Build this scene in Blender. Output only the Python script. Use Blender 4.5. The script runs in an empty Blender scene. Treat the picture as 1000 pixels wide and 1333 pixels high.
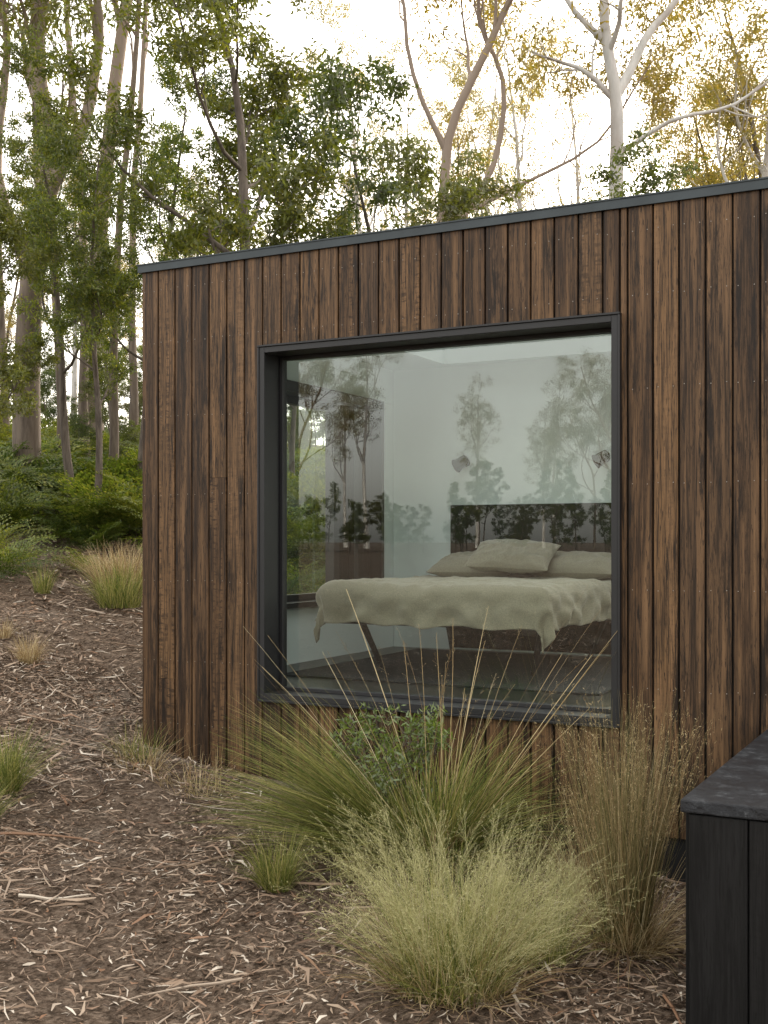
import bpy, math, random
import numpy as np
from mathutils import Vector, noise as mnoise
S=bpy.context.scene
rng=np.random.default_rng(7)
random.seed(5)
# ------------------------------------------------------------ helpers
def mesh_quads(name,V,Q,mats,mi=None,smooth=False):
    V=np.asarray(V,dtype=np.float32).reshape(-1,3);Q=np.asarray(Q,dtype=np.int32).reshape(-1,4)
    me=bpy.data.meshes.new(name)
    me.vertices.add(len(V));me.vertices.foreach_set('co',V.ravel())
    me.loops.add(len(Q)*4);me.loops.foreach_set('vertex_index',Q.ravel())
    me.polygons.add(len(Q));me.polygons.foreach_set('loop_start',np.arange(0,len(Q)*4,4,dtype=np.int32))
    me.polygons.foreach_set('loop_total',np.full(len(Q),4,dtype=np.int32))
    if mi is not None: me.polygons.foreach_set('material_index',np.asarray(mi,dtype=np.int32))
    me.polygons.foreach_set('use_smooth',np.full(len(Q),smooth,dtype=bool))
    for m in mats: me.materials.append(m)
    me.update(calc_edges=True);me.validate()
    return me
def obj(name,me,parent=None,loc=(0,0,0),rot=(0,0,0),sc=1):
    o=bpy.data.objects.new(name,me);S.collection.objects.link(o)
    o.location=loc;o.rotation_euler=rot
    o.scale=(sc,)*3 if not hasattr(sc,'__len__') else sc
    if parent: o.parent=parent
    return o
def empty(name,loc=(0,0,0)):
    o=bpy.data.objects.new(name,None);S.collection.objects.link(o);o.location=loc;o.empty_display_size=.2;return o
class MB:
    def __init__(s): s.V=[];s.Q=[];s.M=[];s.n=0
    def add(s,V,Q,m=0):
        V=np.asarray(V,float).reshape(-1,3);Q=np.asarray(Q,int).reshape(-1,4)
        s.V.append(V);s.Q.append(Q+s.n);s.M.append(np.full(len(Q),m));s.n+=len(V)
    def box(s,x0,x1,y0,y1,z0,z1,m=0):
        V=[(x0,y0,z0),(x1,y0,z0),(x1,y1,z0),(x0,y1,z0),(x0,y0,z1),(x1,y0,z1),(x1,y1,z1),(x0,y1,z1)]
        s.add(V,[(0,3,2,1),(4,5,6,7),(0,1,5,4),(1,2,6,5),(2,3,7,6),(3,0,4,7)],m)
    def tube(s,P,R,k=6,m=0,cap=False):
        P=np.asarray(P,float);R=np.asarray(R,float);n=len(P)
        T=np.gradient(P,axis=0);T/=np.linalg.norm(T,axis=1)[:,None]+1e-9
        ref=np.array([1.,0,0]) if abs(T[0][0])<.7 else np.array([0,1.,0])
        A=np.cross(T,ref);A/=np.linalg.norm(A,axis=1)[:,None]+1e-9;B=np.cross(T,A)
        a=np.arange(k)*2*math.pi/k
        V=P[:,None,:]+R[:,None,None]*(np.cos(a)[None,:,None]*A[:,None,:]+np.sin(a)[None,:,None]*B[:,None,:])
        i=np.arange(n-1)[:,None]*k;j=np.arange(k)[None,:];j2=(j+1)%k
        Q=np.stack([i+j,i+j2,i+k+j2,i+k+j],-1)
        s.add(V,Q,m)
        if cap:
            for e,rv in ((0,P[0]),(n-1,P[-1])):
                ring=V[e];c=np.repeat(rv[None],k,0)
                s.add(np.concatenate([ring,c]),[(q,(q+1)%k,k+(q+1)%k,k+q) for q in range(k)],m)
    def mesh(s,name,mats,smooth=False):
        return mesh_quads(name,np.concatenate(s.V),np.concatenate(s.Q),mats,np.concatenate(s.M),smooth)
# ------------------------------------------------------------ materials
def newmat(name):
    m=bpy.data.materials.new(name);m.use_nodes=True;nt=m.node_tree
    for n in list(nt.nodes): nt.nodes.remove(n)
    out=nt.nodes.new('ShaderNodeOutputMaterial')
    return m,nt,out
def N(nt,t,**k):
    n=nt.nodes.new(t)
    for a,b in k.items():
        if a=='ins':
            for i,v in b.items():
                n.inputs[i].default_value=v
        else: setattr(n,a,b)
    return n
def L(nt,a,b): nt.links.new(a,b)
def ramp(nt,stops,src=None,interp='LINEAR'):
    r=nt.nodes.new('ShaderNodeValToRGB');r.color_ramp.interpolation=interp
    e=r.color_ramp.elements
    while len(e)<len(stops): e.new(.5)
    for i,(p,c) in enumerate(stops):
        e[i].position=p;e[i].color=(c[0],c[1],c[2],1) if hasattr(c,'__len__') else (c,c,c,1)
    if src is not None: nt.links.new(src,r.inputs[0])
    return r
def mixc(nt,a,b,f,mode='MIX'):
    m=nt.nodes.new('ShaderNodeMix');m.data_type='RGBA';m.blend_type=mode
    for sock,v in ((m.inputs[0],f),(m.inputs[6],a),(m.inputs[7],b)):
        if hasattr(v,'links'): nt.links.new(v,sock)
        elif hasattr(v,'__len__'): sock.default_value=(v[0],v[1],v[2],1)
        else: sock.default_value=v
    return m.outputs[2]
def noise_n(nt,vec,scale,detail=4,rough=.55):
    n=nt.nodes.new('ShaderNodeTexNoise');n.inputs['Scale'].default_value=scale;n.inputs['Detail'].default_value=detail;n.inputs['Roughness'].default_value=rough
    if vec is not None: nt.links.new(vec,n.inputs['Vector'])
    return n
def mapping(nt,vec,scale):
    m=nt.nodes.new('ShaderNodeMapping');m.inputs['Scale'].default_value=scale;nt.links.new(vec,m.inputs['Vector']);return m.outputs[0]
def bump(nt,h,st,dist=.01):
    b=nt.nodes.new('ShaderNodeBump');b.inputs['Strength'].default_value=st;b.inputs['Distance'].default_value=dist;nt.links.new(h,b.inputs['Height']);return b.outputs[0]
def simple(name,col,rough=.6,metal=0,bs=0,bscale=200,var=.15,vscale=6):
    m,nt,out=newmat(name);p=N(nt,'ShaderNodeBsdfPrincipled')
    tc=N(nt,'ShaderNodeTexCoord').outputs['Object']
    nz=noise_n(nt,tc,vscale,5)
    r=ramp(nt,[(.3,[c*(1-var) for c in col]),(.7,[min(1,c*(1+var)) for c in col])],nz.outputs[0])
    L(nt,r.outputs[0],p.inputs['Base Color']);p.inputs['Roughness'].default_value=rough;p.inputs['Metallic'].default_value=metal
    if bs:
        n2=noise_n(nt,tc,bscale,3);L(nt,bump(nt,n2.outputs[0],bs,.002),p.inputs['Normal'])
    L(nt,p.outputs[0],out.inputs[0]);return m
def wood_mat(name,cols,dark,gain=1,rough=.5,light=1.7):
    m,nt,out=newmat(name);p=N(nt,'ShaderNodeBsdfPrincipled')
    geo=N(nt,'ShaderNodeNewGeometry');tc=N(nt,'ShaderNodeTexCoord').outputs['Object']
    rnd=geo.outputs['Random Per Island']
    wn=N(nt,'ShaderNodeTexWhiteNoise',noise_dimensions='1D');L(nt,rnd,wn.inputs['W'])
    va=N(nt,'ShaderNodeVectorMath',operation='MULTIPLY_ADD');L(nt,wn.outputs['Color'],va.inputs[0]);va.inputs[1].default_value=(40,40,40);L(nt,tc,va.inputs[2])
    v=va.outputs[0]
    base=ramp(nt,cols,wn.outputs['Value'])
    g1=noise_n(nt,mapping(nt,v,(130,130,2.4)),1,7,.74)
    g2=noise_n(nt,mapping(nt,v,(24,24,.8)),1,5,.65)
    blot=noise_n(nt,mapping(nt,v,(15,15,1.3)),1,8,.8)
    fig=noise_n(nt,mapping(nt,v,(16,16,55)),1,3,.6)
    spk=noise_n(nt,mapping(nt,v,(160,160,14)),1,3,.6)
    c=mixc(nt,base.outputs[0],dark,ramp(nt,[(.42,0),(.58,.88)],g1.outputs[0]).outputs[0])
    c=mixc(nt,c,[x*light for x in cols[-2][1]],ramp(nt,[(.47,0),(.70,.65)],g2.outputs[0]).outputs[0])
    c=mixc(nt,c,dark,ramp(nt,[(.51,0),(.60,.95)],blot.outputs[0]).outputs[0])
    c=mixc(nt,c,dark,ramp(nt,[(.58,0),(.66,.85)],spk.outputs[0]).outputs[0])
    sel=ramp(nt,[(.58,0),(.75,1)],wn.outputs['Color'])
    fm=N(nt,'ShaderNodeMath',operation='MULTIPLY');L(nt,ramp(nt,[(.5,0),(.58,.7)],fig.outputs[0]).outputs[0],fm.inputs[0]);L(nt,sel.outputs[0],fm.inputs[1])
    fm2=N(nt,'ShaderNodeMath',operation='MULTIPLY');L(nt,fm.outputs[0],fm2.inputs[0]);L(nt,ramp(nt,[(.42,0),(.58,1)],g2.outputs[0]).outputs[0],fm2.inputs[1])
    c=mixc(nt,c,dark,fm2.outputs[0])
    L(nt,c,p.inputs['Base Color']);p.inputs['Roughness'].default_value=rough
    p.inputs['Specular IOR Level'].default_value=.22
    L(nt,bump(nt,g1.outputs[0],.7,.004),p.inputs['Normal'])
    L(nt,p.outputs[0],out.inputs[0]);return m
def leaf_mat(name,stops,trans=.4,gloss=.05,varscale=1.2,warm=(.16,.13,.03),ov=0):
    m,nt,out=newmat(name)
    geo=N(nt,'ShaderNodeNewGeometry');tc=N(nt,'ShaderNodeTexCoord').outputs['Object'];oi=N(nt,'ShaderNodeObjectInfo')
    c=ramp(nt,stops,geo.outputs['Random Per Island']).outputs[0]
    nz=noise_n(nt,tc,varscale,3)
    c=mixc(nt,c,(.45,.5,.47),ramp(nt,[(.4,0),(.65,.9)],nz.outputs[0]).outputs[0],'MULTIPLY')
    mr=N(nt,'ShaderNodeMath',operation='MULTIPLY');L(nt,oi.outputs['Random'],mr.inputs[0]);mr.inputs[1].default_value=.35
    c=mixc(nt,c,warm,mr.outputs[0])
    if ov:
        w2=N(nt,'ShaderNodeTexWhiteNoise',noise_dimensions='1D');L(nt,oi.outputs['Random'],w2.inputs['W'])
        c=mixc(nt,c,ramp(nt,[(0,(.3,.38,.4)),(.5,(.75,.8,.8)),(1,(1.,1.,1.))],w2.outputs['Value']).outputs[0],1.0,'MULTIPLY')
    d=N(nt,'ShaderNodeBsdfDiffuse');t=N(nt,'ShaderNodeBsdfTranslucent');g=N(nt,'ShaderNodeBsdfGlossy');g.inputs['Roughness'].default_value=.4
    L(nt,c,d.inputs[0]);
    tcx=mixc(nt,c,(2.0,1.9,.8),1.0,'MULTIPLY');L(nt,tcx,t.inputs[0])
    m1=N(nt,'ShaderNodeMixShader',ins={0:trans});L(nt,d.outputs[0],m1.inputs[1]);L(nt,t.outputs[0],m1.inputs[2])
    m2=N(nt,'ShaderNodeMixShader',ins={0:gloss});L(nt,m1.outputs[0],m2.inputs[1]);L(nt,g.outputs[0],m2.inputs[2])
    L(nt,m2.outputs[0],out.inputs[0]);return m
def bark_mat(name,c1,c2,c3,sc=(6,6,1.2),bs=.6,upper=None):
    m,nt,out=newmat(name);p=N(nt,'ShaderNodeBsdfPrincipled');tc=N(nt,'ShaderNodeTexCoord').outputs['Object']
    n1=noise_n(nt,mapping(nt,tc,sc),1,6,.7);n2=noise_n(nt,mapping(nt,tc,(1.5,1.5,.5)),1,3)
    c=ramp(nt,[(.35,c1),(.6,c2)],n1.outputs[0]).outputs[0]
    c=mixc(nt,c,c3,ramp(nt,[(.48,0),(.6,.8)],n2.outputs[0]).outputs[0])
    if upper:
        sx=N(nt,'ShaderNodeSeparateXYZ');L(nt,tc,sx.inputs[0])
        ad=N(nt,'ShaderNodeMath',operation='MULTIPLY_ADD');L(nt,n2.outputs[0],ad.inputs[0]);ad.inputs[1].default_value=4;L(nt,sx.outputs[2],ad.inputs[2])
        mr=N(nt,'ShaderNodeMapRange');L(nt,ad.outputs[0],mr.inputs[0]);mr.inputs[1].default_value=4.6;mr.inputs[2].default_value=6
        c=mixc(nt,c,mixc(nt,upper,[x*.65 for x in upper],n2.outputs[0]),mr.outputs[0])
    L(nt,c,p.inputs['Base Color']);p.inputs['Roughness'].default_value=.85
    L(nt,bump(nt,n1.outputs[0],bs,.03),p.inputs['Normal']);L(nt,p.outputs[0],out.inputs[0]);return m
def island_mat(name,stops,rough=.7,trans=0):
    m,nt,out=newmat(name);geo=N(nt,'ShaderNodeNewGeometry')
    c=ramp(nt,stops,geo.outputs['Random Per Island']).outputs[0]
    p=N(nt,'ShaderNodeBsdfPrincipled');L(nt,c,p.inputs['Base Color']);p.inputs['Roughness'].default_value=rough;p.inputs['Specular IOR Level'].default_value=.25
    if trans:
        t=N(nt,'ShaderNodeBsdfTranslucent');L(nt,c,t.inputs[0]);mx=N(nt,'ShaderNodeMixShader',ins={0:trans});L(nt,p.outputs[0],mx.inputs[1]);L(nt,t.outputs[0],mx.inputs[2]);L(nt,mx.outputs[0],out.inputs[0])
    else: L(nt,p.outputs[0],out.inputs[0])
    return m
M_clad=wood_mat('cladding_wood',[(0,(.045,.024,.012)),(.3,(.105,.057,.026)),(.6,(.18,.10,.045)),(.8,(.13,.074,.036)),(1,(.065,.037,.020))],(.011,.0068,.0045),light=1.9)
M_char=wood_mat('black_stained_wood',[(0,(.006,.006,.006)),(.5,(.008,.008,.008)),(1,(.011,.0105,.0105))],(.003,.003,.003),rough=.55)
M_black=simple('black_powdercoat',(.006,.006,.007),.5,0,.15,300)
M_flash=simple('grey_metal_flashing',(.035,.043,.047),.45,.5,.1,60)
M_dark=simple('dark_membrane',(.006,.006,.006),.9)
M_white=simple('white_plaster',(.78,.84,.83),.8,0,.1,80,.02,2)
M_floor=simple('dark_floor',(.03,.029,.026),.35,0,.1,40,.2,3)
M_screw=simple('steel_screw',(.28,.25,.22),.4,.6)
M_panel=wood_mat('dark_veneer',[(0,(.008,.006,.004)),(.5,(.010,.007,.005)),(1,(.013,.009,.006))],(.005,.004,.003),rough=.35)
M_frame=simple('timber_window_frame',(.010,.008,.007),.4,0,.2,100)
M_brass=simple('dark_bronze',(.04,.04,.026),.4,.8)
def linen(name,col):
    m,nt,out=newmat(name);p=N(nt,'ShaderNodeBsdfPrincipled');tc=N(nt,'ShaderNodeTexCoord').outputs['Object']
    n1=noise_n(nt,mapping(nt,tc,(160,20,160)),1,3);n2=noise_n(nt,mapping(nt,tc,(20,160,60)),1,3)
    a=N(nt,'ShaderNodeMath',operation='ADD');L(nt,n1.outputs[0],a.inputs[0]);L(nt,n2.outputs[0],a.inputs[1])
    r=ramp(nt,[(.35,[c*.82 for c in col]),(.65,[c*1.1 for c in col])],n1.outputs[0])
    L(nt,r.outputs[0],p.inputs['Base Color']);p.inputs['Roughness'].default_value=.95
    p.inputs['Sheen Weight'].default_value=.2
    L(nt,bump(nt,a.outputs[0],.4,.002),p.inputs['Normal']);L(nt,p.outputs[0],out.inputs[0]);return m
M_linen=linen('oatmeal_linen',(.31,.275,.20));M_linen2=linen('grey_linen',(.24,.215,.16))
def glass_mat(name,base,tint=(.87,.95,.93),mul=1.4):
    m,nt,out=newmat(name)
    t=N(nt,'ShaderNodeBsdfTransparent',ins={0:(*tint,1)});g=N(nt,'ShaderNodeBsdfGlossy',ins={0:(.95,1,1,1)});g.inputs['Roughness'].default_value=.0
    f=N(nt,'ShaderNodeFresnel');f.inputs['IOR'].default_value=1.5
    a=N(nt,'ShaderNodeMath',operation='MULTIPLY_ADD');L(nt,f.outputs[0],a.inputs[0]);a.inputs[1].default_value=mul;a.inputs[2].default_value=base;a.use_clamp=True
    mx=N(nt,'ShaderNodeMixShader');L(nt,a.outputs[0],mx.inputs[0]);L(nt,t.outputs[0],mx.inputs[1]);L(nt,g.outputs[0],mx.inputs[2]);L(nt,mx.outputs[0],out.inputs[0]);return m
M_glass=glass_mat('window_glass',.04);M_glass2=glass_mat('side_glass',0.0,(.95,.97,.96))
# ------------------------------------------------------------ terrain
def gz(x,y):
    x=np.asarray(x,float);y=np.asarray(y,float)
    k=np.clip((y+12)/14,0,1);k=k*k*(3-2*k)
    a=np.maximum(-5-x,0)*.2;a=7*(1-np.exp(-a/7))*(.12+.88*k)
    b=.2-.154*np.clip(x+4.93,-.07,2.53)-.03*np.clip(x+2.4,0,3)
    c=np.maximum(y-7,0)*.09;c=4*(1-np.exp(-c/4))
    w=.018*np.sin(x*2.1+y*1.3)+.014*np.sin(x*3.7-y*2.9+1)+.01*np.sin(y*6.1+x*1.1)
    return a+b+c+w
n=320;t=np.linspace(-6.4,6.4,n);ax=np.sinh(t)*1.4
X,Y=np.meshgrid(ax-4,ax+6,indexing='ij');Z=gz(X,Y)
V=np.stack([X,Y,Z],-1).reshape(-1,3)
i,j=np.meshgrid(np.arange(n-1),np.arange(n-1),indexing='ij');q=(i*n+j)
Q=np.stack([q,q+n,q+n+1,q+1],-1)
m,nt,out=newmat('leaf_litter_soil');p=N(nt,'ShaderNodeBsdfPrincipled');tc=N(nt,'ShaderNodeTexCoord').outputs['Object']
n1=noise_n(nt,tc,1.1,5,.6);n2=noise_n(nt,tc,26,6,.7);n3=noise_n(nt,mapping(nt,tc,(60,25,30)),1,5,.7)
c=ramp(nt,[(.3,(.05,.034,.022)),(.5,(.14,.10,.072)),(.7,(.26,.20,.15))],n2.outputs[0]).outputs[0]
c=mixc(nt,c,(.31,.26,.21),ramp(nt,[(.53,0),(.70,.7)],n1.outputs[0]).outputs[0])
c=mixc(nt,c,(.035,.024,.016),ramp(nt,[(.48,0),(.6,.8)],n3.outputs[0]).outputs[0])
L(nt,c,p.inputs['Base Color']);p.inputs['Roughness'].default_value=.95;p.inputs['Specular IOR Level'].default_value=.1
L(nt,bump(nt,n2.outputs[0],.8,.03),p.inputs['Normal']);L(nt,p.outputs[0],out.inputs[0])
obj('ground',mesh_quads('ground',V,Q,[m],smooth=True))
# ------------------------------------------------------------ litter
def inside(x,y): return ((x>-4.95)&(y>5.99)&(y<9.5)&(x<4.1))|((x>-.95)&(y>4.0)&(y<6)&(x<2))
def strips(n,xr,yr,lr,wr,up=.0,dep=None):
    x=rng.uniform(*xr,n);y=rng.uniform(*yr,n)
    k=~inside(x,y)
    dn=np.sin(x*1.7+y*.9)+np.sin(y*2.3-x*.8+2)+np.sin(x*4.1+y*3.3)
    k&=(dn+rng.uniform(-3,3,n))>-1.6
    x=x[k];y=y[k];n=len(x)
    Lg=lr[0]+(lr[1]-lr[0])*rng.random(n)**2.2;W=wr[0]+(wr[1]-wr[0])*rng.random(n)**1.5
    a=rng.uniform(0,2*math.pi,n);el=rng.normal(0,.16,n)
    z=gz(x,y)+.004+rng.random(n)**2*.03+np.abs(np.sin(el))*Lg*.5
    d=np.stack([np.cos(a)*np.cos(el),np.sin(a)*np.cos(el),np.sin(el)],-1)
    s=np.stack([-np.sin(a),np.cos(a),rng.normal(0,.35,n)],-1);s/=np.linalg.norm(s,axis=1)[:,None]
    bend=s*(rng.normal(0,.12,n)*Lg)[:,None]+np.array([0,0,1.])*(rng.normal(0,.08,n)*Lg)[:,None]
    c=np.stack([x,y,z],-1)
    A=c-d*Lg[:,None]/2;B=c+bend;C=c+d*Lg[:,None]/2
    w=s*W[:,None]/2
    V=np.stack([A-w*.4,A+w*.4,B+w,B-w,C+w*.3,C-w*.3],1)
    o=np.arange(n)[:,None]*6
    Q=np.concatenate([o+np.array([0,1,2,3]),o+np.array([3,2,4,5])],0)
    return V.reshape(-1,3),Q
M_lit=island_mat('dry_leaves_bark',[(0,(.035,.023,.015)),(.18,(.12,.075,.047)),(.4,(.25,.175,.12)),(.64,(.36,.275,.20)),(.8,(.21,.11,.06)),(.92,(.46,.39,.31)),(1,(.58,.51,.42))],.7)
mb=MB()
for a in [(80000,(-7,0.5),(1.6,7.2),(.015,.09),(.003,.013)),(10500,(-7,0.5),(1.6,7.2),(.05,.2),(.006,.018)),
          (60000,(-13,-4.5),(3,14),(.03,.15),(.006,.02)),(22000,(-22,-8),(0,22),(.05,.2),(.01,.03)),(12000,(-9,6),(-6,2),(.04,.2),(.008,.02))]:
    V,Q=strips(*a);mb.add(V,Q)
for k in range(300):   # twigs
    x=random.uniform(-8,-.8);y=random.uniform(2.2,9)
    if x>-5.2 and y>5.7: continue
    if x>-1.1 and y>3.8: continue
    a=random.uniform(0,math.pi*2);l=random.uniform(.12,.65);P=[]
    for s in range(6):
        P.append((x,y,float(gz(x,y))+.018+random.uniform(0,.012)));x+=math.cos(a)*l/5;y+=math.sin(a)*l/5;a+=random.uniform(-.25,.25)
    r=random.uniform(.002,.009);mb.tube(P,np.linspace(r,r*.4,6),5)
obj('leaf_litter',mb.mesh('leaf_litter',[M_lit]))
# ------------------------------------------------------------ cabin
cab=empty('timber_cabin')
WX0,WX1,WZ0,WZ1=-3.992,-1.755,.54,2.685
XL,YF,YB,XR,ZT=-4.93,6.0,9.38,4.0,3.285
pitch=.134
mb=MB();sc=MB()
def board(x0,x1,z0,z1,axis=0,pos=YF):
    g=.005;x0+=g;x1-=g
    if x1-x0<.01: return
    b=.003;dy=rng.uniform(-.0018,.0018)
    if axis==0:
        sec=[(x0,pos+.02),(x0,pos+b+dy),(x0+b,pos+dy),(x1-b,pos+dy),(x1,pos+b+dy),(x1,pos+.02)]
    else:
        sec=[(pos+.02,x1),(pos+b+dy,x1),(pos+dy,x1-b),(pos+dy,x0+b),(pos+b+dy,x0),(pos+.02,x0)]
    V=[(a,c,z0) for a,c in sec]+[(a,c,z1) for a,c in sec]
    Q=[(k,k+1,k+7,k+6) for k in range(5)]
    Q+=[(6,7,8,11),(8,9,10,11),(0,5,2,1),(2,5,4,3)]
    mb.add(V,Q)
def screw(x,z):
    k=6;r=.0028;y=YF-.0035
    a=np.arange(k)*2*math.pi/k
    ring=np.stack([x+r*np.cos(a),np.full(k,y),z+r*np.sin(a)],-1)
    V=np.concatenate([ring,[[x,y-.0006,z]]])
    sc.add(V,[(0,1,2,6),(2,3,4,6),(4,5,0,6)])
i=0;x=XL
while x<XR:
    x1=min(x+pitch,XR);segs=[]
    zb=-.02
    if x1<=WX0+.001 or x>=WX1: segs=[(x,x1,zb,ZT-.03)]
    else:
        if x1>WX1: segs.append((WX1,x1,zb,ZT-.03))
        segs+= [(x,min(x1,WX1),zb,WZ0-.005),(x,min(x1,WX1),WZ1+.005,ZT-.03)]
    for s in segs:
        if s[3]-s[2]>2 and random.random()<.12:
            zj=random.choice([.62,1.9]);board(s[0],s[1],s[2],zj-.001);board(s[0],s[1],zj+.001,s[3])
        else: board(*s)
        for z in (.12,.34,.74,1.25,1.8,2.3,2.78,3.12):
            zz=z+random.uniform(-.006,.006)
            if s[2]+.05<zz<s[3]-.03 and s[1]-s[0]>.08:
                for dx in (.028,pitch-.028):
                    if s[0]+dx<s[1]-.02: screw(s[0]+dx,zz+random.uniform(-.003,.003))
    x+=pitch
y=YF+.022
while y<YB:
    y1=min(y+pitch,YB)
    if y1<6.25 or y>8.87: board(y,y1,-.02,ZT-.03,1,XL)
    else:
        board(y,y1,-.02,.98,1,XL);board(y,y1,2.71,ZT-.03,1,XL)
    y+=pitch
obj('wall_cladding',mb.mesh('wall_cladding',[M_clad]),cab)
obj('cladding_screws',sc.mesh('screws',[M_screw]),cab)
mb=MB() # structural walls: 0 white,1 dark
def wallx(x0,x1,y0,y1,hole,m):
    a0,a1,z0,z1=hole
    mb.box(x0,a0,y0,y1,-.3,ZT-.06,m);mb.box(a1,x1,y0,y1,-.3,ZT-.06,m)
    mb.box(a0,a1,y0,y1,-.3,z0,m);mb.box(a0,a1,y0,y1,z1,ZT-.06,m)
wallx(XL+.022,XR-.02,YF+.022,YF+.05,(WX0,WX1,WZ0,WZ1),1)
wallx(-4.7,XR-.1,YF+.053,YF+.2,(WX0,WX1,WZ0,WZ1),0)
wallx(-4.7,XR-.1,9.13,9.3,(-1.6,.6,.9,2.7),0)  # window opening out of view, added to bring daylight into the room
wallx(XL+.022,XR-.02,9.303,9.35,(-1.6,.6,.9,2.7),1)
mb.box(XL+.024,-4.903,6.05,9.30,-.3,.995,1);mb.box(XL+.024,-4.903,6.05,9.30,2.70,ZT-.06,1)
mb.box(XL+.024,-4.903,8.88,9.30,.997,2.698,1);mb.box(XL+.024,-4.903,6.05,6.24,.997,2.698,1)
mb.box(-4.9,-4.703,6.053,9.3,.3,.995,0);mb.box(-4.9,-4.703,6.053,9.3,2.70,ZT-.06,0)
mb.box(-4.9,-4.703,8.88,9.3,.997,2.698,0);mb.box(-4.9,-4.703,6.053,6.24,.997,2.698,0)
mb.box(XR-.1,XR-.02,6.2,9.3,-.3,ZT-.06,0)
mb.box(1.0,1.1,6.2,9.13,.58,3.0,0)
cz0,cz1=3.0,3.2;sx0,sx1,sy0,sy1=-4.15,-1.2,6.5,9.0
for (a,b,c_,d_) in ((-4.7,sx0,6.2,9.13),(sx1,XR-.1,6.2,9.13),(sx0,sx1,6.2,sy0),(sx0,sx1,sy1,9.13)):
    mb.box(a,b,c_,d_,cz0,cz1,0)
obj('walls_and_ceiling',mb.mesh('walls',[M_white,M_dark]),cab)
mb=MB();mb.box(-4.7,XR-.1,6.2,9.13,.5,.58)
obj('floor',mb.mesh('floor',[M_floor]),cab)
mb=MB()
for (a,b,c_,d_) in ((XL+.03,sx0,6.03,9.35),(sx1,XR-.03,6.03,9.35),(sx0,sx1,6.03,sy0),(sx0,sx1,sy1,9.35)):
    mb.box(a,b,c_,d_,3.2,3.265)
rf=mb.mesh('roof_deck',[M_dark]);obj('roof_deck',rf,cab)
mb=MB()
mb.box(XL-.018,XR+.018,YF-.018,YF+.03,ZT-.042,ZT+.004);mb.box(XL-.018,XL+.03,YF+.03,YB+.018,ZT-.042,ZT+.004)
mb.box(XL-.024,XR+.024,YF-.024,YF+.06,ZT+.004,ZT+.012);mb.box(XL-.024,XL+.06,YF+.06,YB+.018,ZT+.004,ZT+.012)
mb.box(XL+.03,XR+.018,YB-.03,YB+.018,ZT-.042,ZT+.01)
o=obj('roof_flashing',mb.mesh('roof_flashing',[M_flash]),cab)
mb=MB();f=.036;y0,y1=5.965,6.2
mb.box(WX0,WX0+f,y0,y1,WZ0,WZ1);mb.box(WX1-f,WX1,y0,y1,WZ0,WZ1)
mb.box(WX0+f,WX1-f,y0,y1,WZ0,WZ0+f);mb.box(WX0+f,WX1-f,y0,y1,WZ1-f,WZ1)
mb.box(WX0-.012,WX1+.012,5.955,5.997,WZ1,WZ1+.012);mb.box(WX0-.012,WX0,5.958,5.997,WZ0-.01,WZ1);mb.box(WX1,WX1+.012,5.958,5.997,WZ0-.01,WZ1);mb.box(WX0,WX1,5.95,5.997,WZ0-.014,WZ0)
b=.022
gx0,gx1,gz0,gz1=WX0+f,WX1-f,WZ0+f,WZ1-f
mb.box(gx0,gx0+b,6.14,6.19,gz0,gz1);mb.box(gx1-b,gx1,6.14,6.19,gz0,gz1);mb.box(gx0+b,gx1-b,6.14,6.19,gz0,gz0+b);mb.box(gx0+b,gx1-b,6.14,6.19,gz1-b,gz1)
o=obj('window_frame',mb.mesh('window_frame',[M_black]),cab)
bv=o.modifiers.new('bev','BEVEL');bv.width=.002;bv.segments=1
mb=MB();V=[(gx0,6.165,gz0),(gx1,6.165,gz0),(gx1,6.165,gz1),(gx0,6.165,gz1)];mb.add(V,[(0,1,2,3)])
obj('window_glass',mb.mesh('window_glass',[M_glass]),cab)
# side window (left wall)
mb=MB();a0,a1=6.24,8.88;xa,xb=-4.92,-4.66
yp=8.16
mb.box(xa,xb,a0,a0+.05,1.0,2.7);mb.box(xa,xb,a1-.05,a1,1.0,2.7);mb.box(xa,xb,a0+.05,a1-.05,1.0,1.04);mb.box(xa,xb,a0+.05,a1-.05,2.62,2.7)
mb.box(-4.82,-4.74,yp,yp+.09,1.04,2.62);mb.box(-4.80,-4.72,8.46,8.53,1.04,2.62);mb.box(-4.86,-4.80,a0+.05,yp,2.56,2.62);mb.box(-4.86,-4.80,a0+.05,yp,1.04,1.09)
mb.box(-4.735,-4.715,yp+.02,yp+.06,1.75,1.93)
obj('side_window_frame',mb.mesh('side_window_frame',[M_frame]),cab)
mb=MB();mb.add([(-4.83,a0+.05,1.09),(-4.83,yp+.02,1.09),(-4.83,yp+.02,2.56),(-4.83,a0+.05,2.56)],[(0,1,2,3)])
mb.add([(sx0,sy0,3.24),(sx1,sy0,3.24),(sx1,sy1,3.24),(sx0,sy1,3.24)],[(0,1,2,3)])
mb.add([(-1.6,9.2,.9),(.6,9.2,.9),(.6,9.2,2.7),(-1.6,9.2,2.7)],[(0,1,2,3)])  # pane of the added, unseen back-wall window that lights the room
obj('side_glass',mb.mesh('side_glass',[M_glass2]),cab)
mb=MB();mb.box(-4.79,-4.77,yp+.09,8.46,1.04,2.62);mb.box(-4.79,-4.77,8.53,8.83,1.04,2.62)
obj('sliding_panel',mb.mesh('sliding_panel',[M_panel]),cab)
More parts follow.
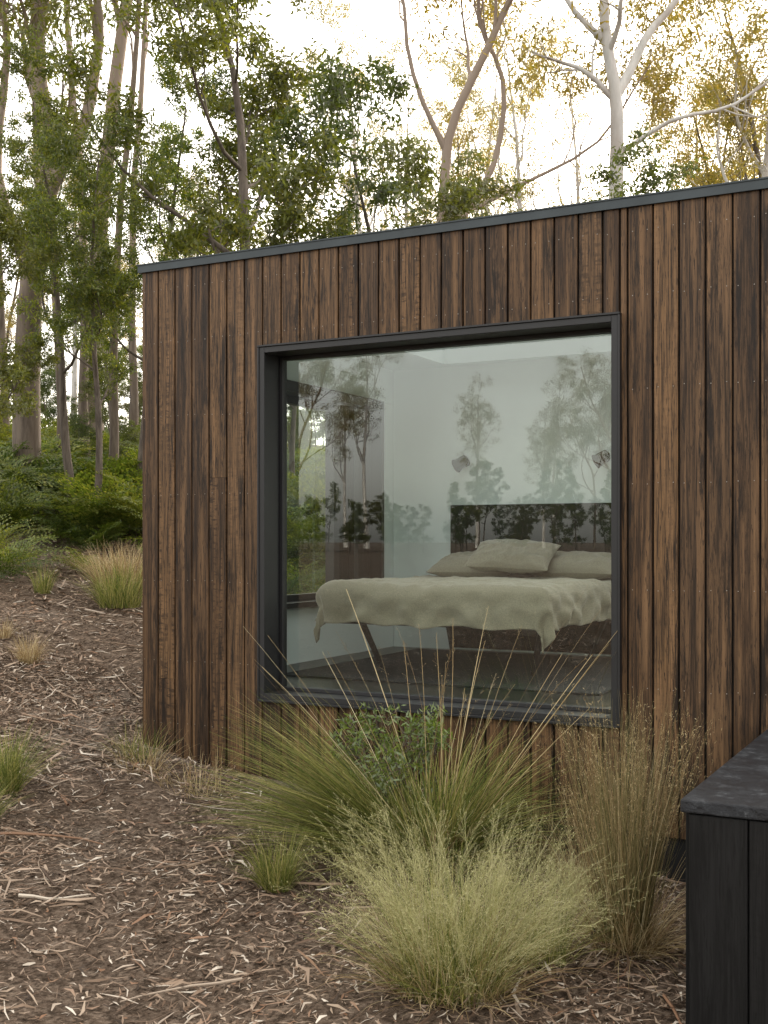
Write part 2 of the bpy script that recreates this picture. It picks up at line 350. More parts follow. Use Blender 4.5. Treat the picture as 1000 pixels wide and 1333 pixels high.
# ------------------------------------------------------------ interior : bed
bed=empty('bed',(0,0,0))
bx0,bx1,by0,by1,bz=-4.18,-2.54,7.02,9.02,1.20
mb=MB();mb.box(bx0+.03,bx1-.03,by0+.06,by1,.95,.99)
mb.box(bx0+.02,bx0+.05,by0+.05,by1,.93,.989);mb.box(bx1-.05,bx1-.02,by0+.05,by1,.93,.989);mb.box(bx0+.05,bx1-.05,by0+.05,by0+.08,.93,.989)
for (xa,dx) in ((bx0+.22,.09),(bx1-.22,-.09)):
    for (ya,dy) in ((by0+.42,.09),(by1-.3,-.09)):
        mb.tube([(xa-dx,ya-dy,.95),(xa+dx*.3,ya+dy*.3,.59)],[.026,.018],8,cap=True)
obj('bed_frame',mb.mesh('bed_frame',[M_black]),bed)
mb=MB();mb.box(bx0+.04,bx1-.04,by0+.07,by1,.992,bz-.03);o=obj('mattress',mb.mesh('mattress',[M_linen2]),bed)
bv=o.modifiers.new('b','BEVEL');bv.width=.04;bv.segments=3
ov=.27;nx,ny=200,200
sx=np.linspace(bx0-ov,bx1+ov,nx);ty=np.linspace(by0-ov,8.72,ny)
V=np.zeros((nx,ny,3))
for ii in range(nx):
    for jj in range(ny):
        x=sx[ii];y=ty[jj]
        cx=min(max(x,bx0+.05),bx1-.05);cy=max(y,by0+.05)
        ex,ey=x-cx,y-cy;e=math.hypot(ex,ey)
        nz=mnoise.noise(Vector((x*2.2,y*2.2,3)))*.016+abs(mnoise.noise(Vector((x*3.1+y*2.2,y*1.4-x,5))))*-.026-abs(mnoise.noise(Vector((x*5+y*1.2,y*6-x*2,8))))*.024
        nz+=mnoise.noise(Vector((x*16,y*14,2)))*.005
        r0=.10
        if e>0:
            if e<r0*1.5708: a=e/r0;o_=r0*math.sin(a);drop=r0*(1-math.cos(a))
            else: o_=r0;drop=r0+(e-r0*1.5708)
            ang=math.atan2(ey,ex)
            hang=max(0,e-r0)
            wv=(mnoise.noise(Vector((x*7,y*7,0)))*.06+math.sin((x-y)*26)*.010)*min(1,hang/.12)
            o_+=wv
            V[ii,jj]=(cx+math.cos(ang)*o_,cy+math.sin(ang)*o_,bz+.03-drop*(1.1+.12*mnoise.noise(Vector((x*4,y*4,7))))+nz*max(.1,1-e*4))
        else: V[ii,jj]=(x,y,bz+.03+nz)
i,j=np.meshgrid(np.arange(nx-1),np.arange(ny-1),indexing='ij');q=(i*ny+j)
o=obj('duvet',mesh_quads('duvet',V,np.stack([q,q+ny,q+ny+1,q+1],-1),[M_linen],smooth=True),bed)
so=o.modifiers.new('s','SOLIDIFY');so.thickness=.012
def pillow(name,c,w,d,h,rot,mat,seed):
    k=40;u=np.linspace(-1,1,k);V=[];Q=[]
    for side in (1,-1):
        for a in u:
            for b_ in u:
                pr=(1-abs(a)**3)**.6*(1-abs(b_)**3)**.6
                pinch=1-.06*(1-abs(a)**2)*abs(b_)**4-.0
                pinch2=1-.06*(1-abs(b_)**2)*abs(a)**4
                wr=mnoise.noise(Vector((a*2.5+seed,b_*2.5,side)))*.03+mnoise.noise(Vector((a*7+seed,b_*4,side)))*.014
                V.append((a*w/2*pinch2,b_*d/2*pinch,side*(pr*h/2+ (wr*pr))))
    def idx(s,a,b_): return s*k*k+a*k+b_
    for s in (0,1):
        for a in range(k-1):
            for b_ in range(k-1):
                q=[idx(s,a,b_),idx(s,a+1,b_),idx(s,a+1,b_+1),idx(s,a,b_+1)]
                Q.append(q if s==0 else q[::-1])
    return obj(name,mesh_quads(name,V,Q,[mat],smooth=True),bed,c,rot)
pillow('pillow_a',(-3.72,8.70,1.31),.72,.46,.18,(.25,0,.02),M_linen2,1)
pillow('pillow_b',(-2.86,8.70,1.31),.72,.46,.19,(.22,0,-.03),M_linen2,5)
pillow('cushion',(-3.32,8.46,1.39),.66,.46,.17,(.42,0.04,.1),M_linen2,9)
mb=MB();mb.box(-4.13,-2.2,9.085,9.127,.60,1.81);o=obj('headboard',mb.mesh('headboard',[M_panel]),bed)
for k,(lx) in enumerate((-4.0,-2.78)):
    la=empty('wall_lamp' if k==0 else 'wall_lamp.001',(lx,9.125,2.17))
    mb=MB();mb.tube([(0,0,0),(0,-.015,0)],[.035,.035],18,cap=True);mb.tube([(0,-.015,0),(0,-.06,0)],[.008,.008],8)
    mb.tube([(-.055,-.085,-.03),(-.03,-.085,-.015),(.035,-.085,.025),(.05,-.085,.033)],[.055,.05,.042,.012],20,cap=True)
    mb.tube([(-.062,-.085,-.034),(-.054,-.085,-.03)],[.06,.06],20,cap=True)
    obj('lamp_shade',mb.mesh('lamp_shade',[M_brass],True),la)
mb=MB();mb.box(-4.27,-4.2,9.118,9.129,1.28,1.36);mb.box(-4.24,-4.23,9.11,9.118,1.31,1.33)
obj('power_outlet',mb.mesh('power_outlet',[M_white]))
mb=MB();mb.box(-4.35,-2.1,6.75,8.9,.582,.594);obj('floor_rug',mb.mesh('floor_rug',[simple('charcoal_rug',(.018,.018,.018),.95,0,.6,300)]))
# ------------------------------------------------------------ black deck box
dk=empty('black_timber_deck')
mb=MB();dx0,dx1,dy0,dy1,dz=-.942,1.6,4.02,5.94,.62
mb.box(dx0+.01,dx1,dy0+.025,dy1,-.35,dz-.045)
obj('deck_base',mb.mesh('deck_base',[M_dark]),dk)
mb=MB();x=dx0+.004
while x<dx1:
    mb.box(x+.003,x+.197,dy0,dy0+.022,-.35,dz-.05);x+=.2
y=dy0+.03
while y<dy1: mb.box(dx0-.012,dx0+.008,y+.003,min(y+.197,dy1),-.35,dz-.05);y+=.2
o=obj('deck_cladding',mb.mesh('deck_cladding',[M_char]),dk);bv=o.modifiers.new('b','BEVEL');bv.width=.003
m,nt,out=newmat('weathered_black_top');p=N(nt,'ShaderNodeBsdfPrincipled');tc=N(nt,'ShaderNodeTexCoord').outputs['Object']
n1=noise_n(nt,mapping(nt,tc,(14,14,14)),1,8,.75);n2=noise_n(nt,tc,3,4)
c=ramp(nt,[(.4,(.005,.005,.007)),(.55,(.014,.016,.02)),(.66,(.08,.085,.09))],n1.outputs[0]).outputs[0]
L(nt,c,p.inputs['Base Color']);L(nt,ramp(nt,[(.35,.35),(.65,.75)],n2.outputs[0]).outputs[0],p.inputs['Roughness'])
L(nt,bump(nt,n1.outputs[0],.8,.03),p.inputs['Normal']);L(nt,p.outputs[0],out.inputs[0])
mb=MB();mb.box(dx0-.02,dx1,dy0-.012,dy1,dz-.045,dz)
o=obj('deck_top',mb.mesh('deck_top',[m]),dk);bv=o.modifiers.new('b','BEVEL');bv.width=.006;bv.segments=2
# ------------------------------------------------------------ trees
def nrm(v): return v/(np.linalg.norm(v)+1e-9)
UP=np.array([0,0,1.]);RV=np.array([.885,.465,0])
class Tree:
    def __init__(s,seed,P): s.r=np.random.default_rng(seed);s.mb=MB();s.P=P;s.tw=[]
    def child(s,p,d,Lg,r,lev):
        P=s.P;ns=P['seg'][lev];pts=[p];
        for k in range(ns):
            d=nrm(d+s.r.normal(0,P['wan'][lev],3)+UP*P['trop'][lev]);p=p+d*Lg/ns;pts.append(p)
        s.limb(np.array(pts),r,max(r*.25,.003),lev)
    def limb(s,pts,r0,r1,lev):
        P=s.P;n=len(pts);R=np.linspace(r0,r1,n)
        if lev==0: R[0]*=1.35
        s.mb.tube(pts,R,(9,7,5,4,3)[lev],0)
        if lev<P['max']:
            nc=P['n'][lev]
            for k in range(nc):
                t=P['st'][lev]+(1-P['st'][lev])*((k+s.r.random())/nc)
                f=t*(n-1);i0=min(int(f),n-2);q=pts[i0]+(pts[i0+1]-pts[i0])*(f-i0);dd=nrm(pts[i0+1]-pts[i0])
                pr=nrm(np.cross(dd,s.r.normal(0,1,3)));a=s.r.uniform(*P['ang'][lev])
                Lg=P['len'][lev]*s.r.uniform(.6,1.2)*(1-.45*(t if lev else (t-P['st'][0])/(1-P['st'][0]+1e-6)))
                rr=(r0+(r1-r0)*t)*P['rr'];rr=min(rr,Lg*.03+.01)
                s.child(q,dd*math.cos(a)+pr*math.sin(a),Lg,rr,lev+1)
        if lev>=P['max']-P.get('lv',0): s.tw.append(pts[1:])
    def finish(s,name,bark,leaf):
        P=s.P;r=s.r
        C=[];
        for t in s.tw:
            if r.random()<P.get('skip',0): continue
            nl=int(P['nl']*r.uniform(.5,1.4));f=r.random(nl)**.7*(len(t)-1);i0=np.minimum(f.astype(int),len(t)-2) if len(t)>1 else np.zeros(nl,int)
            c=t[i0]+(t[np.minimum(i0+1,len(t)-1)]-t[i0])*(f-i0)[:,None]
            C.append(c+r.normal(0,P['sp'],(nl,3))*np.array([1,1,.75]))
        C=np.concatenate(C);n=len(C)
        d=r.normal(0,1,(n,3))+np.array([0,0,P['droop']]);d/=np.linalg.norm(d,axis=1)[:,None]
        s_=np.cross(d,r.normal(0,1,(n,3)));s_/=np.linalg.norm(s_,axis=1)[:,None]
        l=(P['ll']*r.uniform(.6,1.3,n))[:,None];w=(P['lw']*r.uniform(.7,1.3,n))[:,None]
        V=np.stack([C,C+d*l*.45+s_*w/2,C+d*l,C+d*l*.45-s_*w/2],1).reshape(-1,3)
        s.mb.add(V,np.arange(n*4).reshape(-1,4),1)
        return s.mb.mesh(name,[bark,leaf],True)
B_rough=bark_mat('rough_bark',(.045,.034,.026),(.15,.12,.095),(.09,.068,.052),(12,12,1.5))
B_gum=bark_mat('pale_gum_bark',(.40,.39,.37),(.58,.56,.53),(.32,.28,.25),(4,4,1),.15)
B_tan=bark_mat('tan_gum_bark',(.06,.043,.032),(.16,.125,.095),(.10,.07,.05),(9,9,1.3),.35,upper=(.33,.26,.21))
F_green=leaf_mat('blackwood_leaves',[(0,(.04,.07,.014)),(.5,(.09,.135,.022)),(.85,(.15,.19,.03)),(1,(.26,.25,.05))],.5)
F_gum=leaf_mat('gum_leaves',[(0,(.09,.095,.025)),(.5,(.17,.15,.035)),(1,(.30,.22,.055))],.5,warm=(.24,.17,.03))
F_dark=leaf_mat('dark_leaves',[(0,(.026,.05,.014)),(.6,(.055,.09,.02)),(1,(.10,.14,.03))],.42)
PB=dict(max=3,n=[14,7,6],seg=[10,6,4,3],wan=[.06,.16,.2,.25],trop=[.05,.08,.05,.02],st=[.22,.3,.25],ang=[(.7,1.25),(.5,1.1),(.5,1.2)],len=[3.1,1.2,.5],rr=.5,nl=70,sp=.085,ll=.105,lw=.032,droop=-.3,skip=.12)
def mk(name,seed,P,h,r,bark,leaf,limbs=None):
    T=Tree(seed,P)
    if limbs is None:
        p=np.zeros(3);d=UP.copy();pts=[p]
        for k in range(10):
            d=nrm(d+T.r.normal(0,P['wan'][0],3)+UP*.05);p=p+d*h/10;pts.append(p)
        T.limb(np.array(pts),r,r*.15,0)
    else:
        for k,(pl,a,b) in enumerate(limbs):
            pl=np.array(pl,float)
            t=np.linspace(0,len(pl)-1,len(pl)*3-2);q=np.stack([np.interp(t,np.arange(len(pl)),pl[:,c]) for c in range(3)],-1)
            q[1:-1]+=T.r.normal(0,.04,(len(q)-2,3));q[1:-1]=(q[:-2]+2*q[1:-1]+q[2:])/4
            T.limb(q,a,b,0)
    return T.finish(name,bark,leaf)
black_a=mk('blackwood_a',11,PB,8.5,.13,B_rough,F_green)
black_b=mk('blackwood_b',23,{**PB,'n':[13,7,5],'st':[.35,.25,.2],'len':[2.3,1.1,.5]},9.5,.11,B_rough,F_green)
black_c=mk('blackwood_c',31,{**PB,'n':[12,6,5],'len':[1.7,.9,.42],'st':[.15,.2,.2],'nl':55},6.0,.08,B_rough,F_dark)
PG=dict(max=3,n=[9,6,5],seg=[12,8,5,3],wan=[.05,.17,.2,.25],trop=[.03,.12,.06,0],st=[.4,.35,.3],ang=[(.4,.9),(.4,1.),(.4,1.1)],len=[5.0,2.2,.9],rr=.55,nl=32,sp=.15,ll=.17,lw=.034,droop=-.9,skip=.2)
gum_a=mk('gum_a',41,PG,19,.20,B_tan,F_gum)
gum_b=mk('gum_b',52,{**PG,'n':[11,6,5],'st':[.3,.3,.3],'nl':36},16,.17,B_gum,F_gum)
gum_c=mk('gum_c',63,{**PG,'nl':44,'skip':.15,'n':[12,6,5],'st':[.25,.3,.3],'len':[4,2,.9]},14,.17,B_rough,F_gum)
gum_s=mk('gum_slim',64,{**PG,'nl':34,'n':[8,5,5],'st':[.55,.3,.3],'len':[2.6,1.5,.8]},15,.10,B_tan,F_green)
def R3(a,z,b=0): return (RV[0]*a-RV[1]*b,RV[1]*a+RV[0]*b,z)
PW={**PG,'n':[5,5,4],'st':[.5,.3,.3],'len':[2.6,1.5,.8],'nl':26}
gum_w=mk('gum_white',71,PW,0,0,B_gum,F_gum,[([R3(0,-.3),R3(0,4),R3(.06,6.5),R3(0,8.1),R3(-.22,9.6),R3(-.3,13)],.17,.06),
    ([R3(0,7.9),R3(.5,8.9,.1),R3(1.2,9.7,.3),R3(2.0,11.5,.2)],.09,.03),([R3(.02,6.9),R3(.9,7.4,-.3),R3(1.9,7.5,-.5),R3(3.2,8.6,-.4)],.045,.015),([R3(-.1,8.8),R3(-.9,9.6),R3(-1.3,11.3)],.06,.02)])
gum_r=mk('gum_red',82,{**PW,'n':[7,5,5]},0,0,B_tan,F_gum,[([R3(0,-.3),R3(0,5),R3(.1,7.2),R3(.9,9.0),R3(1.6,10.3),R3(2.4,13)],.12,.04),
    ([R3(0,5.2),R3(1.1,6.8,.3),R3(1.25,8.5,.4),R3(.6,9.6,.3),R3(.8,12)],.07,.025),([R3(.1,7.0),R3(-.6,8.4),R3(-.7,10.2),R3(-1.6,12)],.055,.015),([R3(0,5.6),R3(1.6,6.4,.3),R3(3.0,7.2,.4),R3(4.2,9.,.5)],.045,.015)])
gum_l=mk('gum_left',93,{**PG,'n':[5,5,5],'st':[.45,.3,.3],'len':[2.6,1.6,.8],'nl':30,'skip':.25},0,0,B_tan,F_green,[([R3(0,-.3),R3(-.05,2),R3(.05,3.5),R3(.35,5),R3(.1,6.4),R3(.25,8),R3(.05,11)],.22,.07),
    ([R3(.25,4.6),R3(.9,5.7),R3(1.1,6.9,.2),R3(.9,8),R3(1.5,10)],.11,.03),([R3(.05,3.6),R3(-.5,5,.2),R3(-.3,6.8,.2),R3(-.7,9.5)],.1,.03)])
def tree(kind,me,x,y,rz=0,sc=1,parent=None):
    o=obj(kind,me,parent,(x,y,float(gz(x,y))-.15),(0,0,rz),sc);return o
def polar(t,u): return t*(-.465+.885*u),t*(.885+.465*u)
tree('blackwood_tree',black_a,-8.4,12.5,.6,1.0)
tree('eucalyptus_tree',gum_l,-12.5,12.65,0,1)
tree('blackwood_tree',black_b,-10.7,11.6,1,.62)
tree('blackwood_tree',black_b,-9.9,11.2,3.3,.5)
tree('blackwood_tree',black_b,-11.2,13.6,5,.66)
tree('blackwood_tree',black_a,-10.6,9.9,2.5,.52)
tree('blackwood_tree',black_c,-6.3,12.5,.3,.98)
tree('blackwood_tree',black_c,-5.1,12.0,2,.76)
tree('blackwood_tree',black_c,-4.6,13.4,4,.78)
tree('eucalyptus_tree',gum_w,-5.8,19.5)
tree('eucalyptus_tree',gum_r,-9.3,20)
tree('eucalyptus_tree',gum_b,-4.2,25,1,.9)
tree('eucalyptus_tree',gum_c,-3.2,27,2.2,.9)
tree('eucalyptus_tree',gum_a,-16,18,2,1)
for (t,u,s) in [(18,-.232,.8),(20,-.275,.9),(22,-.255,1),(23,-.325,1),(19,-.30,.8),(26,-.215,1.05)]:
    x,y=polar(t,u);tree('eucalyptus_tree',gum_s,x,y,t*2.3,s)
df=empty('distant_forest')
r2=random.Random(3)
for k in range(46):
    t=r2.uniform(30,75);u=r2.uniform(-.5,.5)
    if u>-.05 and t<36: continue
    if u>-.12 and r2.random()<.5: continue
    x,y=polar(t,u)
    me=r2.choice([gum_a,gum_b,gum_c,gum_b,gum_a] if u<-.1 else [gum_b,gum_c,gum_b,gum_a])
    tree('forest_tree',me,x,y,r2.uniform(0,6.28),r2.uniform(.7,1.0) if u>-.15 else r2.uniform(.5,.85),df)
for (t,u,me,s) in [(27,.33,gum_c,.75),(34,.12,gum_b,.8),(38,.26,gum_c,.85),(36,-.02,gum_b,.8),(42,.17,gum_b,.9),(29,.42,gum_b,.8),(46,.06,gum_c,.9)]:
    x,y=polar(t,u);tree('forest_tree',me,x,y,t*3.1,s,df)
for k in range(44):
    x,y=polar(r2.uniform(19,44),r2.uniform(-.48,.02))
    tree('forest_tree',r2.choice([black_c,black_c,black_b]),x,y,r2.uniform(0,6.28),r2.uniform(.3,.55),df)
for k in range(16):   # forest on the opposite side of the clearing (seen in the glass)
    x=-62+62*(k+r2.random())/16;y=r2.uniform(-110,-75)
    tree('forest_tree',r2.choice([gum_b,gum_s,gum_w,gum_r]),x,y,r2.uniform(0,6.28),r2.uniform(1.,1.4),df)
for k in range(90):
    x=-62+66*(k+r2.random())/90;y=r2.uniform(-68,-58)
    tree('forest_tree',r2.choice([black_c,black_c,black_b]),x,y,r2.uniform(0,6.28),r2.uniform(.5,.62),df)
# ------------------------------------------------------------ ferns
F_fern=leaf_mat('fern_fronds',[(0,(.06,.10,.018)),(.6,(.14,.20,.035)),(1,(.28,.28,.07))],.35,varscale=2,ov=1)
def fern(seed):
    r=np.random.default_rng(seed);V=[]
    for f in range(15):
        az=r.uniform(0,6.28);Lf=r.uniform(.45,1.0);th=r.uniform(.15,.8)
        o_=np.array([math.cos(az),math.sin(az),0]);side=np.array([-math.sin(az),math.cos(az),0])
        side=nrm(side+UP*r.normal(0,.3))
        ns=14
        for k in range(4,ns):
            s=k/ns;p=o_*Lf*(math.sin(th)*s+.28*s*s)+UP*Lf*(math.cos(th)*s-.5*s*s)
            tg=nrm(o_*(math.sin(th)+.56*s)+UP*(math.cos(th)-1.*s))
            pl=.26*Lf*(1-s)**.75*1.5+.01
            pl=min(pl,.25*Lf)
            V+=[p-side*.004,p+side*.004,p+tg*Lf/ns+side*.004,p+tg*Lf/ns-side*.004]
            for sg in (-1,1):
                pd=nrm(side*sg+tg*.5-UP*.12+r.normal(0,.12,3));m_=5
                for c in range(m_):
                    cc=(c+.4)/m_;q=p+pd*pl*cc;ll=.024*Lf*(1.25-cc)+.004
                    for s2 in (-1,1):
                        ld=nrm(tg*s2+pd*.5+r.normal(0,.25,3));w_=pd*pl/m_*.34
                        V+= [q-w_,q+ld*ll*.6-w_*.5,q+ld*ll*1.2,q+w_]
    V=np.array(V);return mesh_quads('fern',V,np.arange(len(V)).reshape(-1,4),[F_fern])
fm=[fern(1),fern(2),fern(3)]
fe=empty('fern_undergrowth')
for k in range(440):
    t=14+16*r2.random()**1.4;u=r2.uniform(-.5,.02)
    if k<90: t=r2.uniform(12,26);u=r2.uniform(-.9,-.36)
    if t<14.0+.9*math.sin(u*30): continue
    x,y=polar(t,u)
    obj('fern',fm[k%3],fe,(x,y,float(gz(x,y))-.02),(r2.uniform(-.25,.25),r2.uniform(-.25,.25),r2.uniform(0,6.28)),r2.uniform(.8,1.9))
for (x,y,s) in [(-8.9,8.6,.7),(-9.2,9.1,.8),(-8.7,9.6,.6),(-9.4,8.0,.8),(-10.4,8.9,.9),(-8.0,10.3,.8),(-7.3,10.6,.8),(-8.4,11,.9),(-7.0,11.2,.9),(-9.4,10.6,.8),(-6.6,10.8,.8),(-6.4,11.6,1.),(-7.6,11.6,1),(-10,9.6,.9),(-9.8,7.7,.9),(-6.9,9.9,.6),(-6.2,9.3,.7),(-5.9,9.9,.9),(-6.6,10.2,.8)]:
    obj('fern',fm[int(s*10)%3],fe,(x,y,float(gz(x,y))-.02),(0,0,x*7),s*1.15)
# ------------------------------------------------------------ grasses
def blades(n,br,lr,th,sd,width,droop,segs=8,seed=0,azr=None,thp=1.0,tw=.3):
    r=np.random.default_rng(seed)
    az=r.uniform(0,2*math.pi,n) if azr is None else r.normal(azr[0],azr[1],n)
    rb=br*np.sqrt(r.random(n));a2=az+r.normal(0,.9,n)
    b=np.stack([rb*np.cos(a2),rb*np.sin(a2),np.zeros(n)],-1)
    Lg=r.uniform(*lr,n);T=th[0]+(th[1]-th[0])*r.random(n)**thp
    dr=droop*r.uniform(.3,1.4,n)
    o_=np.stack([np.cos(az),np.sin(az),np.zeros(n)],-1)
    sidew=np.stack([-np.sin(az),np.cos(az),np.zeros(n)],-1)+r.normal(0,tw,(n,3));sidew/=np.linalg.norm(sidew,axis=1)[:,None]
    lat=r.normal(0,sd,n)
    s=np.linspace(0,1,segs+1)
    ang=T[:,None]+dr[:,None]*s[None,:]**1.6
    ds=Lg[:,None]/segs
    hx=np.concatenate([np.zeros((n,1)),np.cumsum(np.sin(ang[:,:-1])*ds,1)],1)
    hz=np.concatenate([np.zeros((n,1)),np.cumsum(np.cos(ang[:,:-1])*ds,1)],1)
    P=b[:,None,:]+o_[:,None,:]*hx[:,:,None]+UP*hz[:,:,None]+np.stack([-np.sin(az),np.cos(az),np.zeros(n)],-1)[:,None,:]*(lat[:,None]*s[None,:]**2*Lg[:,None])[:,:,None]
    P[:,:,2]=np.maximum(P[:,:,2],.004)
    return P,sidew,s
def ribbon(mb,P,side,s,width,m=0,tip=.15):
    n,k,_=P.shape
    w=(width*(1-(1-tip)*s**2))[None,:,None]*side[:,None,:]/2
    V=np.stack([P-w,P+w],2).reshape(n,k*2,3)
    o_=(np.arange(n)*k*2)[:,None,None];i=(np.arange(k-1)*2)[None,:,None]
    Q=(o_+i+np.array([0,1,3,2])[None,None,:]).reshape(-1,4)
    mb.add(V.reshape(-1,3),Q,m)
def seeds(mb,P,frm,per,spread,sl,sw,m,seed):
    r=np.random.default_rng(seed);n,k,_=P.shape
    f=(frm+(1-frm)*r.random((n,per)))*(k-1);i0=np.minimum(f.astype(int),k-2);fr=(f-i0)[...,None]
    ii=np.arange(n)[:,None]
    q=P[ii,i0]*(1-fr)+P[ii,i0+1]*fr
    tn=P[ii,i0+1]-P[ii,i0];tn/=np.linalg.norm(tn,axis=-1)[...,None]
    off=r.normal(0,1,(n,per,3));off-= (off*tn).sum(-1)[...,None]*tn
    fade=np.sin(np.clip((f/(k-1)-frm)/(1-frm),0,1)*math.pi*.85+.25)[...,None]
    e=q+off*spread*fade*.7+tn*spread*1.2*fade
    q=q.reshape(-1,3);e=e.reshape(-1,3);tn=tn.reshape(-1,3)
    sd=np.cross(e-q,r.normal(0,1,e.shape));sd/=np.linalg.norm(sd,axis=1)[:,None]+1e-9
    V=np.stack([q-sd*.0003,q+sd*.0003,e+sd*.0003,e-sd*.0003],1).reshape(-1,3);mb.add(V,np.arange(len(V)).reshape(-1,4),m)
    d=tn*.6+r.normal(0,.5,e.shape);d/=np.linalg.norm(d,axis=1)[:,None]
    V=np.stack([e,e+d*sl*.5+sd*sw,e+d*sl,e+d*sl*.5-sd*sw],1).reshape(-1,3);mb.add(V,np.arange(len(V)).reshape(-1,4),m)
G_green=island_mat('green_blades',[(0,(.07,.10,.022)),(.4,(.16,.19,.04)),(.7,(.30,.29,.075)),(1,(.46,.40,.17))],.55,.3)
G_straw=island_mat('straw_blades',[(0,(.20,.125,.06)),(.4,(.36,.26,.125)),(.8,(.52,.41,.22)),(1,(.62,.53,.33))],.6,.25)
G_pale=island_mat('pale_seed',[(0,(.30,.30,.12)),(.5,(.45,.43,.20)),(1,(.60,.55,.32))],.6,.35)
G_dull=island_mat('dull_blades',[(0,(.08,.085,.03)),(.5,(.19,.165,.07)),(1,(.36,.27,.13))],.6,.25)
def place(name,mb,x,y,mats): return obj(name,mb.mesh(name,mats),None,(x,y,float(gz(x,y))-.005))
AL=math.atan2(-RV[1],-RV[0])
mb=MB()
for (n_,br,lr,th,dr,az,sd) in [(850,.13,(.4,.85),(.05,1.0),.95,None,1),(1250,.14,(.7,1.3),(.62,1.2),.5,(AL,.40),2),(400,.12,(.5,.9),(.3,1.0),.8,(AL+math.pi,.7),3)]:
    P,sw,s=blades(n_,br,lr,th,.08,.004,dr,9,sd,az);ribbon(mb,P,sw,s,.0055,0)
P,sw,s=blades(550,.14,(.2,.6),(.3,1.3),.1,.004,.9,7,9);ribbon(mb,P,sw,s,.005,1)
P,sw,s=blades(24,.1,(.9,1.4),(.0,.5),.08,.004,.35,10,12);ribbon(mb,P,sw,s,.0048,1,.35);seeds(mb,P,.78,16,.018,.009,.0012,1,1)
P,sw,s=blades(9,.08,(1.2,1.65),(.38,.78),.05,.004,.12,10,13,(AL,.3));ribbon(mb,P,sw,s,.0065,1,.55)
P,sw,s=blades(9,.08,(1.2,1.65),(.38,.78),.05,.004,.12,10,14,(AL+math.pi,.3));ribbon(mb,P,sw,s,.0065,1,.55)
place('tussock_grass',mb,-2.50,5.30,[G_green,G_straw])
mb=MB()
P,sw,s=blades(950,.19,(.22,.52),(.0,1.0),.08,.003,.6,8,21);ribbon(mb,P,sw,s,.0034,0)
P,sw,s=blades(600,.22,(.2,.45),(.2,1.25),.1,.003,.8,7,22);ribbon(mb,P,sw,s,.0034,2)
P,sw,s=blades(310,.2,(.34,.82),(.0,.8),.10,.003,.65,9,23);ribbon(mb,P,sw,s,.002,1,.4);seeds(mb,P,.42,44,.04,.008,.0016,1,2)
place('feathery_grass',mb,-1.82,4.0,[G_green,G_pale,G_straw])
mb=MB()
P,sw,s=blades(350,.10,(.2,.4),(.0,.9),.08,.003,.6,8,25);ribbon(mb,P,sw,s,.003,0)
P,sw,s=blades(90,.10,(.32,.5),(.0,.7),.07,.003,.5,9,26);ribbon(mb,P,sw,s,.0018,1,.4);seeds(mb,P,.5,45,.03,.007,.0015,1,3)
place('feathery_grass',mb,-1.62,4.45,[G_green,G_pale,G_straw])
mb=MB()
P,sw,s=blades(620,.10,(.6,1.12),(.0,.3),.04,.003,.22,9,31);ribbon(mb,P,sw,s,.0026,0);seeds(mb,P[:330],.72,14,.008,.012,.0014,1,4)
P,sw,s=blades(700,.13,(.2,.5),(.3,1.3),.1,.003,.9,8,32);ribbon(mb,P,sw,s,.003,2)
P,sw,s=blades(260,.09,(.5,.9),(.0,.35),.04,.003,.2,9,33);ribbon(mb,P,sw,s,.0024,2)
place('reed_grass',mb,-1.38,4.80,[G_dull,G_straw,G_straw])
def tuft(name,x,y,h,n_,mats,seed,spr=.9,br=.07,w=.003):
    mb=MB();P,sw,s=blades(n_,br,(h*.45,h*1.1),(.0,spr),.1,.003,.7,7,seed);ribbon(mb,P,sw,s,w,0);place(name,mb,x,y,mats)
tuft('grass_tuft',-2.95,4.55,.32,500,[G_green],41)
tuft('grass_tuft',-2.7,4.85,.25,300,[G_dull],42)
tuft('grass_tuft',-4.65,4.55,.38,700,[G_green],43)
tuft('grass_tuft',-4.4,4.15,.26,300,[G_green],44)
tuft('grass_tuft',-3.45,2.75,.2,260,[G_green],45)
tuft('grass_tuft',-4.55,5.55,.3,130,[G_straw],46,1.2,.15)
tuft('grass_tuft',-4.75,5.75,.28,150,[G_green],47,1,.12)
tuft('grass_tuft',-4.1,5.45,.28,120,[G_straw],48,1.2,.2)
tuft('grass_tuft',-3.5,5.6,.2,160,[G_dull],57,1.2,.12)
tuft('grass_tuft',-6.6,6.7,.28,300,[G_straw],49)
tuft('grass_tuft',-7.9,9.3,.55,900,[G_straw],50,.8,.25,.006)
tuft('grass_tuft',-7.5,8.8,.5,500,[G_green],51,.8,.2,.006)
tuft('grass_tuft',-8.3,8.6,.35,160,[G_green],52,.5,.08,.005)
tuft('grass_tuft',-6.9,6.2,.22,200,[G_green],53)
tuft('grass_tuft',-8.6,8.0,.3,300,[G_straw],54)
tuft('grass_tuft',-7.4,7.2,.2,180,[G_straw],55)
tuft('grass_tuft',-3.0,5.2,.3,260,[G_green],56)
tuft('grass_tuft',-2.1,5.6,.45,300,[G_dull],58,.8,.15)
tuft('grass_tuft',-1.75,5.5,.5,300,[G_straw],59,.6,.12)
F_wat=leaf_mat('wattle_leaves',[(0,(.06,.12,.025)),(.6,(.12,.2,.04)),(1,(.2,.28,.08))],.4,.08,3)
PS=dict(max=2,n=[7,5],seg=[6,4,3],wan=[.12,.2,.2],trop=[.02,.05,0],st=[.3,.15],ang=[(.5,1.1),(.5,1.1)],len=[.22,.11],rr=.6,nl=13,sp=.012,ll=.045,lw=.011,droop=.1)
T=Tree(5,PS)
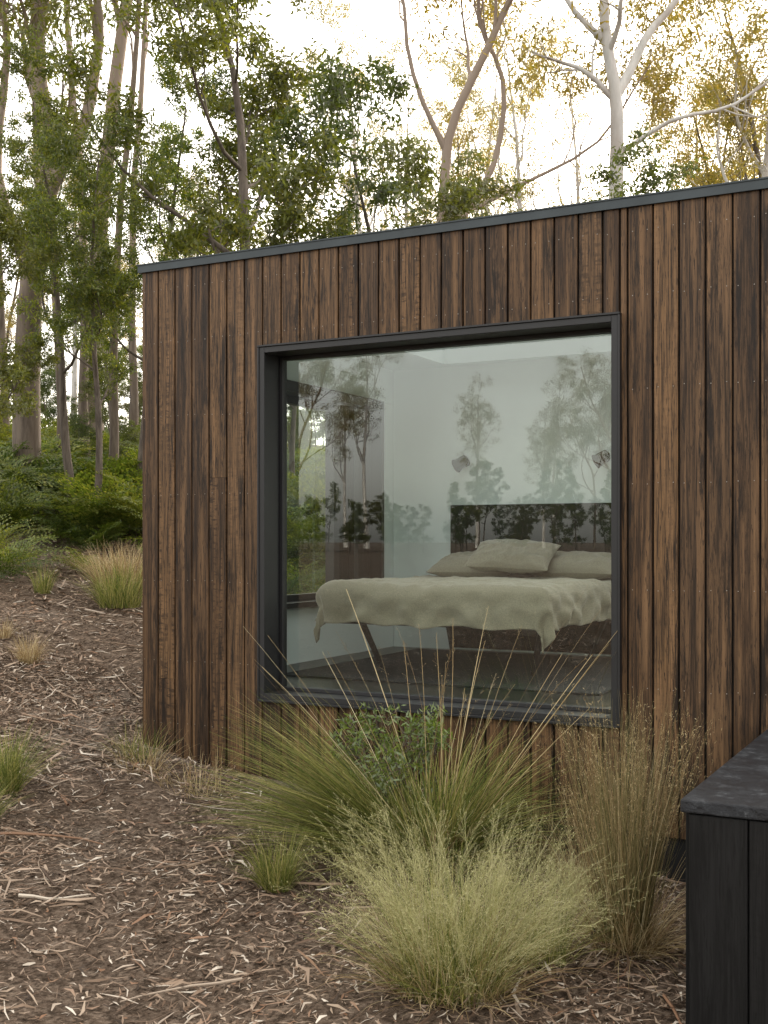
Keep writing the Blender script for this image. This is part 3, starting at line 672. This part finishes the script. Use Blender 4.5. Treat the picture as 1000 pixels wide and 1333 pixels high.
for k in range(6):
    a=k*1.05+.2;d=nrm(np.array([math.cos(a)*.55,math.sin(a)*.55,1.]));p=np.array([0,0,0.]);pts=[p]
    for s_ in range(6):
        d=nrm(d+T.r.normal(0,.1,3)-UP*.03);p=p+d*.10;pts.append(p)
    T.limb(np.array(pts),.005,.002,0)
obj('wattle_shrub',T.finish('wattle_shrub',B_rough,F_wat),None,(-2.85,5.50,-.03))
# ------------------------------------------------------------ light
SE,SR=math.radians(27),math.radians(8)
w=bpy.data.worlds.new('World');S.world=w;w.use_nodes=True;nt=w.node_tree
bg=nt.nodes['Background'];sky=nt.nodes.new('ShaderNodeTexSky');sky.sky_type='NISHITA';sky.sun_disc=False
sky.sun_elevation=SE;sky.sun_rotation=SR;sky.dust_density=5;sky.air_density=1.0;sky.ozone_density=1.0
hs=nt.nodes.new('ShaderNodeHueSaturation');hs.inputs['Saturation'].default_value=.4
gm=nt.nodes.new('ShaderNodeGamma');gm.inputs[1].default_value=.5
vm=nt.nodes.new('ShaderNodeVectorMath');vm.operation='MULTIPLY';vm.inputs[1].default_value=(10.4,9.8,8.9)
nt.links.new(sky.outputs[0],hs.inputs['Color']);nt.links.new(hs.outputs[0],gm.inputs[0]);nt.links.new(gm.outputs[0],vm.inputs[0]);nt.links.new(vm.outputs[0],bg.inputs[0]);bg.inputs[1].default_value=.15
sd=Vector((math.sin(SR)*math.cos(SE),math.cos(SR)*math.cos(SE),math.sin(SE)))
l=bpy.data.lights.new('sun','SUN');l.energy=4.2;l.angle=math.radians(5);l.color=(1,.86,.66)
lo=bpy.data.objects.new('sun',l);S.collection.objects.link(lo);lo.rotation_euler=sd.to_track_quat('Z','Y').to_euler();lo.location=(0,20,20)
S.view_settings.view_transform='Standard';S.view_settings.look='None';S.view_settings.exposure=0
cam=bpy.data.cameras.new('camera');co=bpy.data.objects.new('camera',cam);S.collection.objects.link(co)
co.location=(0,0,1.5);co.rotation_euler=(math.pi/2,0,math.radians(27.7))
cam.sensor_fit='HORIZONTAL';cam.sensor_width=36;cam.lens=54.83;cam.shift_y=.0385;cam.clip_end=2000;cam.clip_start=.05
S.camera=co
